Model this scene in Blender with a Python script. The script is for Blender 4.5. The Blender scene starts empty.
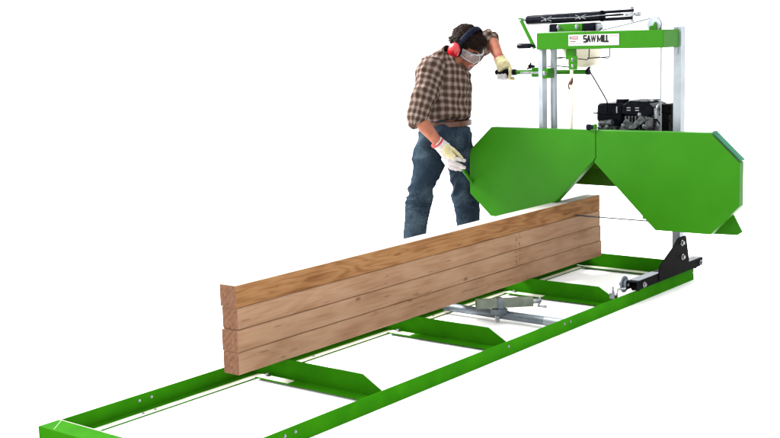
import bpy, math, random
from mathutils import Vector, Matrix, noise
random.seed(7)
SC = bpy.context.scene
COL = SC.collection
V = Vector

# ------------------------------------------------------------------ materials
def new_mat(name):
    m = bpy.data.materials.new(name); m.use_nodes = True
    nt = m.node_tree; b = nt.nodes['Principled BSDF']
    return m, nt, b
def N(nt, t, **kw):
    n = nt.nodes.new(t)
    for k, v in kw.items():
        if k in n.inputs: n.inputs[k].default_value = v
        else: setattr(n, k, v)
    return n
def ramp(nt, fac, stops):
    r = nt.nodes.new('ShaderNodeValToRGB')
    el = r.color_ramp.elements
    while len(el) < len(stops): el.new(0.5)
    for e, (p, c) in zip(el, stops): e.position = p; e.color = (*c, 1)
    nt.links.new(fac, r.inputs[0]); return r.outputs[0]
def coords(nt, scale=(1, 1, 1), rnd=False):
    tc = N(nt, 'ShaderNodeTexCoord'); mp = N(nt, 'ShaderNodeMapping')
    mp.inputs['Scale'].default_value = scale
    nt.links.new(tc.outputs['Object'], mp.inputs[0])
    if rnd:
        oi = N(nt, 'ShaderNodeObjectInfo')
        mu = N(nt, 'ShaderNodeMath', operation='MULTIPLY'); mu.inputs[1].default_value = 17.0
        nt.links.new(oi.outputs['Random'], mu.inputs[0]); nt.links.new(mu.outputs[0], mp.inputs['Location'])
    return mp.outputs[0]
def bump(nt, b, h, strength, dist=0.002):
    bp = N(nt, 'ShaderNodeBump'); bp.inputs['Strength'].default_value = strength; bp.inputs['Distance'].default_value = dist
    nt.links.new(h, bp.inputs['Height']); nt.links.new(bp.outputs[0], b.inputs['Normal'])
def simple(name, c1, c2=None, scale=20, rough=.5, metal=0, spec=.5, bmp=0, rvar=.1, stretch=(1, 1, 1), coat=0, ior=1.5):
    c2 = c2 or tuple(x * .8 for x in c1)
    m, nt, b = new_mat(name)
    co = coords(nt, stretch)
    n = N(nt, 'ShaderNodeTexNoise', Scale=scale, Detail=6.0); nt.links.new(co, n.inputs['Vector'])
    if c2 is None: c2 = tuple(x * .8 for x in c1)
    nt.links.new(ramp(nt, n.outputs[0], [(.35, c2), (.65, c1)]), b.inputs['Base Color'])
    mr = N(nt, 'ShaderNodeMapRange'); mr.inputs['To Min'].default_value = max(0, rough - rvar); mr.inputs['To Max'].default_value = rough + rvar
    nt.links.new(n.outputs[0], mr.inputs[0]); nt.links.new(mr.outputs[0], b.inputs['Roughness'])
    b.inputs['Metallic'].default_value = metal; b.inputs['Specular IOR Level'].default_value = spec
    b.inputs['Coat Weight'].default_value = coat; b.inputs['Coat Roughness'].default_value = .2
    b.inputs['IOR'].default_value = ior
    if bmp: bump(nt, b, n.outputs[0], bmp)
    return m
GREEN = simple('green_paint', (.0155, .103, .0021), (.0138, .094, .0019), 5, .38, spec=.5, ior=1.16, bmp=.03, rvar=.06)
GREEN_RAIL = simple('green_paint_rail', (.0185, .122, .0021), (.0135, .102, .0018), 7, .5, spec=.5, ior=1.03, bmp=.06, rvar=.1)
BLACK = simple('black_plastic', (.004, .005, .008), (.002, .002, .004), 30, .22, ior=1.10)
BLACK_MATT = simple('black_steel', (.004, .0035, .004), (.002, .002, .002), 25, .45, ior=1.05)
RUBBER = simple('rubber', (.005, .005, .007), None, 40, .6, ior=1.06, bmp=.2)
ZINC = simple('zinc', (.27, .30, .33), (.20, .225, .25), 9, .38, metal=.45, spec=.5, bmp=.05)
STEEL = simple('dull_steel', (.12, .145, .17), (.07, .085, .10), 14, .42, metal=.6, bmp=.06)
OLIVE = simple('olive_steel', (.13, .15, .115), (.085, .10, .08), 16, .5, metal=.2, spec=.3)
CHROME = simple('bolt_or_stand_in_steel', (.26, .27, .29), (.12, .13, .14), 60, .3, metal=.9)
ALU = simple('cast_aluminium', (.10, .11, .115), (.012, .013, .015), 35, .45, metal=.6, bmp=.4)
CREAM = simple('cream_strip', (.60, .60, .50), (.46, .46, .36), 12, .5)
WHITE_LABEL = simple('label_white', (.33, .32, .32), (.28, .28, .28), 10, .5, spec=.2)
INK = simple('label_ink', (.004, .004, .004), None, 10, .5, spec=.1)
REDINK = simple('label_red', (.25, .02, .03), (.12, .02, .03), 200, .5, spec=.1)
PINKINK = simple('label_pink', (.33, .12, .14), None, 200, .5, spec=.1)
GREYINK = simple('label_grey', (.12, .11, .13), None, 200, .5, spec=.1)
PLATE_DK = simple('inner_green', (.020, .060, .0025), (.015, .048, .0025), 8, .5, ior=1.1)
FLOOR = simple('studio_white', (.9, .9, .9), (.89, .89, .89), 2, .8, spec=.1)
SKIN = simple('skin', (.215, .078, .046), (.165, .056, .033), 22, .6, ior=1.22, bmp=.1)
LIP = simple('lip', (.28, .06, .045), None, 40, .4)
HAIR = simple('hair', (.014, .008, .006), (.005, .003, .0025), 60, .6, ior=1.12, stretch=(1, 1, 3))
NAVY = simple('headband', (.005, .008, .016), (.003, .004, .010), 60, .55, ior=1.08, bmp=.3)
REDCUP = simple('red_plastic', (.30, .004, .008), (.24, .003, .007), 15, .28, spec=.5)
LEATHER = simple('belt_leather', (.060, .018, .008), (.032, .010, .005), 30, .45, spec=.3, bmp=.3)
GLOVE_W = simple('glove_cotton', (.36, .34, .34), (.27, .25, .26), 45, .85, spec=.1, bmp=.5)
GLOVE_Y = simple('glove_hide', (.36, .33, .19), (.28, .25, .14), 30, .75, spec=.15, bmp=.5)
CUFF = simple('glove_cuff', (.25, .02, .02), None, 50, .8)
BOOT = simple('boot_leather', (.05, .028, .016), None, 25, .5, bmp=.3)
UNDER = simple('undershirt', (.5, .5, .48), None, 50, .8)
EYEW = simple('eye_white', (.5, .48, .45), None, 10, .3)
EYED = simple('iris', (.03, .015, .008), None, 10, .2)

BLADE = simple('blade_steel', (.045, .05, .06), (.02, .022, .028), 60, .5, ior=1.15)
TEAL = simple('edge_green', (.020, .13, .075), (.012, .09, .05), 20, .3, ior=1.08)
INKM = simple('stamp_ink', (.07, .04, .03), None, 200, .8, spec=.1)
def tank_mat():
    m, nt, b = new_mat('milky_plastic')
    b.inputs['Base Color'].default_value = (.62, .58, .46, 1); b.inputs['Roughness'].default_value = .35
    b.inputs['Transmission Weight'].default_value = .25; b.inputs['Subsurface Weight'].default_value = .3
    b.inputs['Subsurface Radius'].default_value = (.02, .02, .015)
    return m
MILKY = tank_mat()
def lens_mat():
    m, nt, b = new_mat('goggle_lens')
    co = coords(nt); n = N(nt, 'ShaderNodeTexNoise', Scale=14.0, Detail=1.0); b.inputs['IOR'].default_value = 1.3; nt.links.new(co, n.inputs['Vector'])
    nt.links.new(ramp(nt, n.outputs[0], [(.3, (.16, .17, .19)), (.7, (.26, .27, .29))]), b.inputs['Base Color'])
    mr = N(nt, 'ShaderNodeMapRange'); mr.inputs['To Min'].default_value = .12; mr.inputs['To Max'].default_value = .26
    mr.inputs['From Min'].default_value = .3; mr.inputs['From Max'].default_value = .7
    nt.links.new(n.outputs[0], mr.inputs[0]); nt.links.new(mr.outputs[0], b.inputs['Alpha'])
    b.inputs['Roughness'].default_value = .12
    return m
LENS = lens_mat()

def wood_mat(name, dark, mid, light, ring=1.0, figure=1.0):
    m, nt, b = new_mat(name)
    co = coords(nt, (1, 1, 1), rnd=True)
    # growth-ring figure: long stretched noise turned into contour bands
    mp = N(nt, 'ShaderNodeMapping'); mp.inputs['Scale'].default_value = (.55, 4.2, 4.2); nt.links.new(co, mp.inputs[0])
    n1 = N(nt, 'ShaderNodeTexNoise', Scale=1.5, Detail=3.5, Roughness=.5, Distortion=.25); nt.links.new(mp.outputs[0], n1.inputs['Vector'])
    mu = N(nt, 'ShaderNodeMath', operation='MULTIPLY'); mu.inputs[1].default_value = 150 * ring; nt.links.new(n1.outputs[0], mu.inputs[0])
    si = N(nt, 'ShaderNodeMath', operation='SINE'); nt.links.new(mu.outputs[0], si.inputs[0])
    mr = N(nt, 'ShaderNodeMapRange'); mr.inputs['From Min'].default_value = -1; nt.links.new(si.outputs[0], mr.inputs[0])
    # fine fibres
    mp2 = N(nt, 'ShaderNodeMapping'); mp2.inputs['Scale'].default_value = (3, 150, 150); nt.links.new(co, mp2.inputs[0])
    n2 = N(nt, 'ShaderNodeTexNoise', Scale=1.0, Detail=4.0); nt.links.new(mp2.outputs[0], n2.inputs['Vector'])
    # broad blotches
    mp3 = N(nt, 'ShaderNodeMapping'); mp3.inputs['Scale'].default_value = (2.2, 7, 7); nt.links.new(co, mp3.inputs[0])
    n3 = N(nt, 'ShaderNodeTexNoise', Scale=1.4, Detail=4.0); nt.links.new(mp3.outputs[0], n3.inputs['Vector'])
    a1 = N(nt, 'ShaderNodeMath', operation='MULTIPLY'); a1.inputs[1].default_value = .30 * figure; nt.links.new(mr.outputs[0], a1.inputs[0])
    a2 = N(nt, 'ShaderNodeMath', operation='MULTIPLY_ADD'); a2.inputs[1].default_value = .35; nt.links.new(n2.outputs[0], a2.inputs[0]); nt.links.new(a1.outputs[0], a2.inputs[2])
    a3 = N(nt, 'ShaderNodeMath', operation='MULTIPLY_ADD'); a3.inputs[1].default_value = .75; nt.links.new(n3.outputs[0], a3.inputs[0]); nt.links.new(a2.outputs[0], a3.inputs[2])
    colr = ramp(nt, a3.outputs[0], [(.38, dark), (.62, mid), (.95, light)])
    # knots
    mp4 = N(nt, 'ShaderNodeMapping'); mp4.inputs['Scale'].default_value = (3.2, 7, 7); nt.links.new(co, mp4.inputs[0])
    vo = N(nt, 'ShaderNodeTexVoronoi', Scale=.62); nt.links.new(mp4.outputs[0], vo.inputs['Vector'])
    kn = ramp(nt, vo.outputs['Distance'], [(.0, (.9, .9, .9)), (.035, (.5, .5, .5)), (.055, (0, 0, 0))])
    mx = N(nt, 'ShaderNodeMix', data_type='RGBA'); nt.links.new(kn, mx.inputs[0]); nt.links.new(colr, mx.inputs[6])
    mx.inputs[7].default_value = (dark[0] * .55, dark[1] * .5, dark[2] * .45, 1)
    mp5 = N(nt, 'ShaderNodeMapping'); mp5.inputs['Scale'].default_value = (4, 38, 38); mp5.inputs['Rotation'].default_value = (0, .03, .02); nt.links.new(co, mp5.inputs[0])
    n5 = N(nt, 'ShaderNodeTexNoise', Scale=1.6, Detail=3.0); nt.links.new(mp5.outputs[0], n5.inputs['Vector'])
    ck = ramp(nt, n5.outputs[0], [(.0, (0, 0, 0)), (.665, (0, 0, 0)), (.70, (.55, .55, .55)), (.8, (.75, .75, .75))])
    mx2 = N(nt, 'ShaderNodeMix', data_type='RGBA'); nt.links.new(ck, mx2.inputs[0]); nt.links.new(mx.outputs[2], mx2.inputs[6])
    mx2.inputs[7].default_value = (dark[0] * .6, dark[1] * .55, dark[2] * .5, 1)
    nt.links.new(mx2.outputs[2], b.inputs['Base Color'])
    b.inputs['Roughness'].default_value = .75; b.inputs['IOR'].default_value = 1.12
    bump(nt, b, a2.outputs[0], .35, .0015)
    return m
WOOD_A = wood_mat('timber_orange', (.108, .045, .016), (.180, .088, .036), (.235, .127, .058), .75, .62)
WOOD_B = wood_mat('timber_pink', (.155, .080, .044), (.208, .122, .074), (.258, .166, .108), .45, .35)
WOOD_TOP = simple('timber_top_lit', (.30, .292, .275), (.265, .252, .23), 12, .7, spec=.1, stretch=(1, 12, 12))  # pale top face: strong light from above painted into the colour
def end_mat():
    m, nt, b = new_mat('timber_end_grain')
    co = coords(nt, (1, 1, 1), rnd=True)
    w = N(nt, 'ShaderNodeTexWave', wave_type='RINGS', rings_direction='X', Scale=14.0, Distortion=6.0); w.inputs['Detail'].default_value = 2
    nt.links.new(co, w.inputs['Vector'])
    n = N(nt, 'ShaderNodeTexNoise', Scale=60.0, Detail=5.0); nt.links.new(co, n.inputs['Vector'])
    a = N(nt, 'ShaderNodeMath', operation='MULTIPLY_ADD'); a.inputs[1].default_value = .14
    nt.links.new(w.outputs['Fac'], a.inputs[0]); nt.links.new(n.outputs[0], a.inputs[2])
    nt.links.new(ramp(nt, a.outputs[0], [(.25, (.090, .042, .025)), (.8, (.150, .080, .050))]), b.inputs['Base Color'])
    b.inputs['Roughness'].default_value = .85; b.inputs['IOR'].default_value = 1.06
    return m
WOOD_END = end_mat()

def band(nt, src, freq, lo, hi, off=0.0):
    mu = N(nt, 'ShaderNodeMath', operation='MULTIPLY_ADD'); mu.inputs[1].default_value = freq; mu.inputs[2].default_value = off
    nt.links.new(src, mu.inputs[0])
    fr = N(nt, 'ShaderNodeMath', operation='PINGPONG'); fr.inputs[1].default_value = .5; nt.links.new(mu.outputs[0], fr.inputs[0])
    mr = N(nt, 'ShaderNodeMapRange', interpolation_type='SMOOTHSTEP'); mr.inputs['From Min'].default_value = lo; mr.inputs['From Max'].default_value = hi
    nt.links.new(fr.outputs[0], mr.inputs[0]); return mr.outputs[0]
def plaid_mat():
    m, nt, b = new_mat('plaid_cotton')
    at = N(nt, 'ShaderNodeAttribute', attribute_name='cloth'); sp = N(nt, 'ShaderNodeSeparateXYZ'); nt.links.new(at.outputs['Vector'], sp.inputs[0])
    bands = []
    for k in (0, 1):
        s = sp.outputs[k]
        bands.append(band(nt, s, 22.5, .20, .30)); bands.append(band(nt, s, 22.5, .44, .48))
    ad = N(nt, 'ShaderNodeMath', operation='ADD'); nt.links.new(bands[0], ad.inputs[0]); nt.links.new(bands[2], ad.inputs[1])
    hf = N(nt, 'ShaderNodeMath', operation='MULTIPLY'); hf.inputs[1].default_value = .5; nt.links.new(ad.outputs[0], hf.inputs[0])
    c = ramp(nt, hf.outputs[0], [(.0, (.026, .016, .011)), (.5, (.052, .036, .029)), (1, (.120, .090, .079))])
    thin = N(nt, 'ShaderNodeMath', operation='MAXIMUM'); nt.links.new(bands[1], thin.inputs[0]); nt.links.new(bands[3], thin.inputs[1])
    th = N(nt, 'ShaderNodeMath', operation='MULTIPLY'); th.inputs[1].default_value = .35; nt.links.new(thin.outputs[0], th.inputs[0])
    mx = N(nt, 'ShaderNodeMix', data_type='RGBA'); nt.links.new(th.outputs[0], mx.inputs[0]); nt.links.new(c, mx.inputs[6]); mx.inputs[7].default_value = (.17, .14, .13, 1)
    nt.links.new(mx.outputs[2], b.inputs['Base Color'])
    b.inputs['Roughness'].default_value = .85; b.inputs['IOR'].default_value = 1.06
    n = N(nt, 'ShaderNodeTexNoise', Scale=260.0, Detail=3.0); nt.links.new(coords(nt), n.inputs['Vector']); bump(nt, b, n.outputs[0], .4, .001)
    return m
PLAID = plaid_mat()
def denim_mat():
    m, nt, b = new_mat('denim')
    co = coords(nt)
    n = N(nt, 'ShaderNodeTexNoise', Scale=7.0, Detail=5.0); nt.links.new(co, n.inputs['Vector'])
    mp = N(nt, 'ShaderNodeMapping'); mp.inputs['Scale'].default_value = (50, 50, 25); nt.links.new(co, mp.inputs[0])
    n2 = N(nt, 'ShaderNodeTexNoise', Scale=3.0, Detail=4.0); nt.links.new(mp.outputs[0], n2.inputs['Vector'])
    a = N(nt, 'ShaderNodeMath', operation='MULTIPLY_ADD'); a.inputs[1].default_value = .45; nt.links.new(n2.outputs[0], a.inputs[0]); nt.links.new(n.outputs[0], a.inputs[2])
    nt.links.new(ramp(nt, a.outputs[0], [(.40, (.0055, .0095, .015)), (.74, (.0100, .0170, .026)), (1.0, (.030, .045, .058))]), b.inputs['Base Color'])
    b.inputs['Roughness'].default_value = .85; b.inputs['IOR'].default_value = 1.06
    bump(nt, b, n2.outputs[0], .4, .001)
    return m
DENIM = denim_mat()

# ------------------------------------------------------------------ mesh builder
ORG = {}
class MB:
    def __init__(s): s.v = []; s.f = []; s.mi = []
    def add(s, vs, fs, mi=0):
        o = len(s.v); s.v += [V(p) for p in vs]
        for f in fs: s.f.append(tuple(i + o for i in f)); s.mi.append(mi)
        return s
    def box(s, a, b, mi=0):
        x0, y0, z0 = a; x1, y1, z1 = b
        p = [(x, y, z) for x in (x0, x1) for y in (y0, y1) for z in (z0, z1)]
        return s.add(p, [(0, 1, 3, 2), (4, 6, 7, 5), (0, 4, 5, 1), (2, 3, 7, 6), (0, 2, 6, 4), (1, 5, 7, 3)], mi)
    def prism(s, poly, ext, mi=0):
        n = len(poly); e = V(ext); p = [V(q) for q in poly]
        fs = [tuple(range(n)), tuple(range(2 * n - 1, n - 1, -1))] + [(i, i + n, (i + 1) % n + n, (i + 1) % n) for i in range(n)]
        return s.add(p + [q + e for q in p], fs, mi)
    def rings(s, R, mi=0):
        k = len(R[0]); vs = [p for r in R for p in r]; fs = []
        for i in range(len(R) - 1):
            for j in range(k): fs.append((i * k + j, i * k + (j + 1) % k, (i + 1) * k + (j + 1) % k, (i + 1) * k + j))
        fs.append(tuple(range(k - 1, -1, -1))); fs.append(tuple((len(R) - 1) * k + j for j in range(k)))
        return s.add(vs, fs, mi)
    def tube(s, path, rad, seg=12, side=None, flat=1.0, cap=False, mi=0):
        P = [V(p) for p in path]; n = len(P)
        rad = [rad] * n if not isinstance(rad, (list, tuple)) else list(rad)
        rad = [(r, r * flat) if not isinstance(r, (list, tuple)) else r for r in rad]
        if cap:      # round ends
            d0 = (P[0] - P[1]).normalized(); d1 = (P[-1] - P[-2]).normalized()
            h0 = min(rad[0]); h1 = min(rad[-1])
            pre = [(P[0] + d0 * h0 * math.sin(t), tuple(q * math.cos(t) for q in rad[0])) for t in (1.45, 1.1, .75, .4)]
            pos = [(P[-1] + d1 * h1 * math.sin(t), tuple(q * math.cos(t) for q in rad[-1])) for t in (.4, .75, 1.1, 1.45)]
            P = [a for a, _ in pre] + P + [a for a, _ in pos]; rad = [b for _, b in pre] + rad + [b for _, b in pos]; n = len(P)
        R = []; prev = None
        for i in range(n):
            t = (P[min(i + 1, n - 1)] - P[max(i - 1, 0)]).normalized()
            if side is not None: a = V(side)
            elif prev is not None: a = prev
            else: a = V((0, 0, 1)) if abs(t.z) < .9 else V((1, 0, 0))
            a = (a - t * a.dot(t)).normalized(); prev = a; b = t.cross(a)
            R.append([P[i] + a * rad[i][0] * math.cos(2 * math.pi * j / seg) + b * rad[i][1] * math.sin(2 * math.pi * j / seg) for j in range(seg)])
        return s.rings(R, mi)
    def cyl(s, a, b, r, seg=24, mi=0): return s.tube([a, b], r, seg, mi=mi)
    def ell(s, c, r, M=None, seg=20, mi=0):
        c = V(c); R = []
        for i in range(1, seg):
            t = math.pi * i / seg
            ring = []
            for j in range(seg):
                q = V((r[0] * math.sin(t) * math.cos(2 * math.pi * j / seg), r[1] * math.sin(t) * math.sin(2 * math.pi * j / seg), r[2] * math.cos(t)))
                if M is not None: q = M @ q
                ring.append(c + q)
            R.append(ring)
        return s.rings(R, mi)
    def xform(s, M):
        s.v = [M @ p for p in s.v]; return s
    def mesh(s, name, org=V((0, 0, 0))):
        me = bpy.data.meshes.new(name); me.from_pydata([tuple(p - org) for p in s.v], [], s.f)
        for p, i in zip(me.polygons, s.mi): p.material_index = i
        import bmesh
        bm = bmesh.new(); bm.from_mesh(me); bmesh.ops.recalc_face_normals(bm, faces=bm.faces); bm.to_mesh(me); bm.free()
        return me
    def build(s, name, mat, parent=None, bevel=0, smooth=True, label=None, org=None, angle=35):
        o0 = ORG.get(parent.name, V((0, 0, 0))) if parent else (V(org) if org is not None else V((0, 0, 0)))
        me = s.mesh(name, o0)
        return link(name, me, mat, parent, bevel, smooth, label, o0, angle)
def link(name, me, mat, parent, bevel=0, smooth=True, label=None, o0=V((0, 0, 0)), angle=35):
    for m in (mat if isinstance(mat, (list, tuple)) else [mat]): me.materials.append(m)
    o = bpy.data.objects.new(name, me); COL.objects.link(o)
    if parent: o.parent = parent
    else: o.location = o0
    ORG[o.name] = o0.copy()
    if smooth:
        me.shade_smooth()
        if angle: me.set_sharp_from_angle(angle=math.radians(angle))
    if bevel:
        b = o.modifiers.new('bevel', 'BEVEL'); b.width = bevel; b.segments = 2; b.limit_method = 'ANGLE'; b.angle_limit = math.radians(40)
        b.harden_normals = False
    if label: o['label'] = label
    return o
def thing(name, loc, label, cat, group=None):
    o = bpy.data.objects.new(name, None); COL.objects.link(o); o.location = loc; o.empty_display_size = .1
    ORG[o.name] = V(loc); tag(o, label, cat, group); return o
def tag(o, label, cat, group=None):
    o['label'] = label; o['category'] = cat
    if group: o['group'] = group
def organic(mb, voxel, smooth_it=8, disp=None, fac=.5):
    """fuse overlapping pieces of a body or garment into one continuous skin"""
    me = mb.mesh('tmp'); o = bpy.data.objects.new('tmp', me); COL.objects.link(o)
    r = o.modifiers.new('r', 'REMESH'); r.mode = 'VOXEL'; r.voxel_size = voxel; r.adaptivity = 0
    s = o.modifiers.new('s', 'SMOOTH'); s.factor = fac; s.iterations = smooth_it
    dg = bpy.context.evaluated_depsgraph_get(); dg.update()
    out = bpy.data.meshes.new_from_object(o.evaluated_get(dg)); bpy.data.objects.remove(o)
    if disp:
        ns = [v.normal.copy() for v in out.vertices]
        for v, n in zip(out.vertices, ns): v.co = v.co + n * disp(v.co, n)
    return out
def place(me, name, mat, parent, label=None):
    o0 = ORG[parent.name]
    for v in me.vertices: v.co -= o0
    return link(name, me, mat, parent, smooth=True, label=label, o0=o0, angle=0)
def bolt(p, d, r, h, mat, parent, name='bolt_or_hole_stand_in'):
    p = V(p); d = V(d).normalized()
    m = MB(); m.tube([p, p + d * h * .25], r * 1.5, 16); m.tube([p + d * h * .25, p + d * h], r, 6)
    return m.build(name, mat, parent, bevel=r * .12)

# ------------------------------------------------------------------ setting
FW = V((.782, .623, 0)); RT = V((.6203, -.7843, 0))
c0 = V((3.4, 1.4, 0)) + FW * 9
fl = MB(); pr = [c0 - FW * 60, c0 - FW * 30, c0 - FW * 15, c0 - FW * 5]
for i in range(33):
    t = math.pi / 2 * i / 32; pr.append(c0 + FW * (4 * math.sin(t)) + V((0, 0, 4 * (1 - math.cos(t)))))
pr.append(pr[-1] + V((0, 0, 9)))
vs = []
for p in pr: vs += [p - RT * 22, p + RT * 22]
fl.add(vs, [(2 * i, 2 * i + 1, 2 * i + 3, 2 * i + 2) for i in range(len(pr) - 1)])
fl = fl.build('floor', FLOOR, None, angle=0); fl['kind'] = 'structure'

# ------------------------------------------------------------------ track
W = .83; HR = .072; HW = .101; UE = 4.03
TR = thing('sawmill_track', (2, .415, 0), 'long green steel rail frame with cross members lying under the timbers', 'saw track')
fr = MB().prism([(-.6, 0, 0), (-.6, 0, HR), (-.6, .005, HR), (-.6, .005, .005), (-.6, .075, .005), (-.6, .075, 0)], (UE + .6 - .02, 0, 0)).build('rail', GREEN_RAIL, TR, bevel=.001)
brl = MB().prism([(-.093, W, 0), (-.093, W, HR), (-.093, W - .005, HR), (-.093, W - .005, .005), (-.093, W - .078, .005), (-.093, W - .078, 0)], (UE + .11, 0, 0)).build('rail', GREEN_RAIL, TR, bevel=.001)
MB().box((.03, W - .076, .0055), (UE - .03, W - .045, .0085)).build('flange_highlight', CREAM, TR)  # cream plate paints the bright highlight along the green flange
for u in (.405, .463, 1.95, 2.47, 2.53, 3.99):
    bolt((u, -.0005, .047), (0, -1, 0), .0045, .004, CHROME, fr)  # bright bolt heads added in place of see-through rail holes
for u in (.397, .462, 1.45, 2.42):  # added likewise for the holes in back rail and flange
    bolt((u, W - .0055, .047), (0, -1, 0), .0045, .004, CHROME, brl)
    bolt((u - .03, W - .062, .009), (0, 0, 1), .0045, .004, CHROME, brl)
# near end member: angle with outward top flange, mitred at the corner
MB().prism([(-.093, W, HR - .004), (-.003, W, HR - .004), (-.003, 0, HR - .004), (-.093, -.0, HR - .004)], (0, 0, .006)).box((-.098, .0, 0), (-.093, W + .001, HR + .002)).build('end_member', GREEN_RAIL, TR, bevel=.001)
MB().tube([(-.003, W - .01, HR + .003), (-.003, .1, HR + .003)], .0012, 6).tube([(-.006, W - .02, HR + .002), (-.088, W - .085, HR + .002)], .0008, 6).build('weld_bead', CREAM, TR)
for k, u in enumerate((1.064, 2.025, 3.126, 4.03)):
    web = [(u, W - .082, .006), (u, W - .082, HW), (u, .165, HW + .002), (u, .062, .046), (u, .062, .0)]
    web += [(u, .078, 0), (u, W - .082, 0)] if False else []
    web = [(u, W - .007, .009), (u, W - .007, HW - .03), (u, W - .085, HW), (u, .165, HW), (u, .066, .046), (u, .066, .006)]
    x = MB().prism(web, (.005, 0, 0)).prism([(u, W - .085, .0095), (u, .078, .0095), (u - .066, .078, .0095), (u - .066, W - .085, .0095)], (0, 0, .005)).build('cross_member', GREEN_RAIL, TR, bevel=.001)
    e = (.545, .60, .50, .20)[k]
    MB().box((u - .064, e, .015), (u - .022, W - .09, .018)).build('flange_highlight', CREAM, x)  # highlight on the lip, painted as a cream plate
    if k < 3:
        bolt((u - .03, .70, .018), (0, 0, 1), .009, .012, CHROME, x)
# small clamp on the third cross member
m = MB().box((3.085, .04, .05), (3.118, .075, .085)); m.tube([(3.07, .03, .075), (3.10, .03, .105), (3.13, .0, .11)], .007, 8).tube([(3.09, .055, .085), (3.09, .055, .12)], .006, 8)
m.build('stop_clamp', CHROME, TR, bevel=.002)
# log clamp on a round tube
m = MB().cyl((2.50, W - .06, .040), (2.50, .055, .040), .023, 28); tb = m.build('clamp_tube', STEEL, TR)
MB().cyl((2.50, .13, .040), (2.50, .02, .040), .0245, 28).build('tube_sleeve', ZINC, TR)
MB().tube([(2.5, .36, .061), (2.5, .36, .065)], .006, 10).build('pin_hole', BLACK_MATT, tb)
q0 = V((2.375, .475, .112)); q1 = V((2.590, .262, .112)); d = (q1 - q0).normalized(); sd = V((d.y, -d.x, 0)); up = V((0, 0, 1))
def rect(c, w, h): return [c + sd * w + up * h, c - sd * w + up * h, c - sd * w - up * h, c + sd * w - up * h]
m = MB(); o_ = rect(q0, .023, .023); i_ = rect(q0, .018, .018); o2 = rect(q1, .023, .023); i2 = rect(q1, .018, .018)
m.add(o_ + i_ + o2 + i2, [(0, 1, 5, 4), (1, 2, 6, 5), (2, 3, 7, 6), (3, 0, 4, 7), (8, 9, 1, 0), (9, 10, 2, 1), (10, 11, 3, 2), (11, 8, 0, 3), (8, 9, 13, 12), (9, 10, 14, 13), (10, 11, 15, 14), (11, 8, 12, 15), (4, 5, 13, 12), (5, 6, 14, 13), (6, 7, 15, 14), (7, 4, 12, 15)])
bx = m.build('clamp_slider', OLIVE, TR, bevel=.002)
cm = q0.lerp(q1, .42)
m = MB(); m.add(rect(cm - d * .015, .028, .028) + rect(cm + d * .015, .028, .028), [(0, 1, 5, 4), (1, 2, 6, 5), (2, 3, 7, 6), (3, 0, 4, 7), (0, 1, 2, 3), (4, 5, 6, 7)])
m.prism([cm + V((-.03, -.02, -.03)), cm + V((.03, -.03, -.03)), cm + V((.03, .03, -.03)), cm + V((-.03, .04, -.03))], (0, 0, -.03))
m.build('clamp_collar', STEEL, bx, bevel=.003)
MB().tube([cm + V((-.055, -.02, -.055)), cm + V((-.055, -.02, -.082))], .012, 16).tube([cm + V((-.055, -.02, -.082)), cm + V((-.055, -.02, -.092))], .009, 6).build('clamp_bolt', CHROME, bx)
MB().tube([q1 + V((0, 0, 0)), q1 + d * .035], .014, 12).tube([q1 + d * .03 + up * .02, q1 + d * .045, q1 + d * .03 - up * .028, q1 + d * .075 - up * .035], .0065, 8).build('clamp_screw', CHROME, bx)

# ------------------------------------------------------------------ timbers
def timber(name, u0, u1, v0, v1, z0, z1, mat, label, top):
    c = V(((u0 + u1) / 2, (v0 + v1) / 2, z0)); nseg = 90; m = MB(); R = []
    sd_ = random.random() * 50
    for i in range(nseg + 1):
        t = i / nseg; u = u0 + (u1 - u0) * t
        wob = lambda k: .0016 * noise.noise(V((u * 1.6, k * 7.3, sd_))) + .0005 * noise.noise(V((u * 14, k * 3.1, sd_)))
        b = .005 + .0015 * noise.noise(V((u * 5, 1, sd_)))
        ring = [(u, v0 + wob(1), z0 + b), (u, v0 + wob(1), z1 - b * .6), (u, v0 + b * .6 + wob(1), z1 + wob(2) * .4), (u, v1 - b + wob(3), z1 + wob(2) * .4),
                (u, v1 + wob(3), z1 - b), (u, v1 + wob(3), z0 + b), (u, v1 - b + wob(3), z0), (u, v0 + b + wob(1), z0)]
        R.append([V(q) for q in ring])
    k = 8; vs = [p for r in R for p in r]; fs = []; mi = []
    for i in range(nseg):
        for j in range(k):
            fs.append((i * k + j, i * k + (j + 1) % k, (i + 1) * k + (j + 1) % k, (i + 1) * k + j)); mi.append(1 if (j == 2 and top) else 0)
    fs.append(tuple(range(k - 1, -1, -1))); mi.append(2); fs.append(tuple(nseg * k + j for j in range(k))); mi.append(2)
    m.v = vs; m.f = fs; m.mi = mi
    o = m.build(name, [mat, WOOD_TOP, WOOD_END], None, org=c, angle=30)
    tag(o, label, 'timber', 'squared timbers stacked on the track'); return o
H = .0981; zt = HW + .0005
specs = [(.758, 3.955, .596, .689, WOOD_B, 'lowest pinkish timber of the stack, lying on the green cross members', False),
         (.757, 3.945, .596, .690, WOOD_B, 'second timber from the bottom of the stack, squared and pinkish brown', False),
         (.764, 3.935, .595, .688, WOOD_B, 'third timber from the bottom, pinkish, directly under the orange one', False),
         (.757, 3.925, .592, .690, WOOD_A, 'topmost timber of the stack, orange brown with swirling grain and top painted overexposed white', True)]
T = []
for i, (u0, u1, v0, v1, mt, lb, tp) in enumerate(specs):
    gap = .0007
    T.append(timber('timber', u0, u1, v0, v1, zt + i * H + gap, zt + (i + 1) * H - gap, mt, lb, tp))
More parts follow.
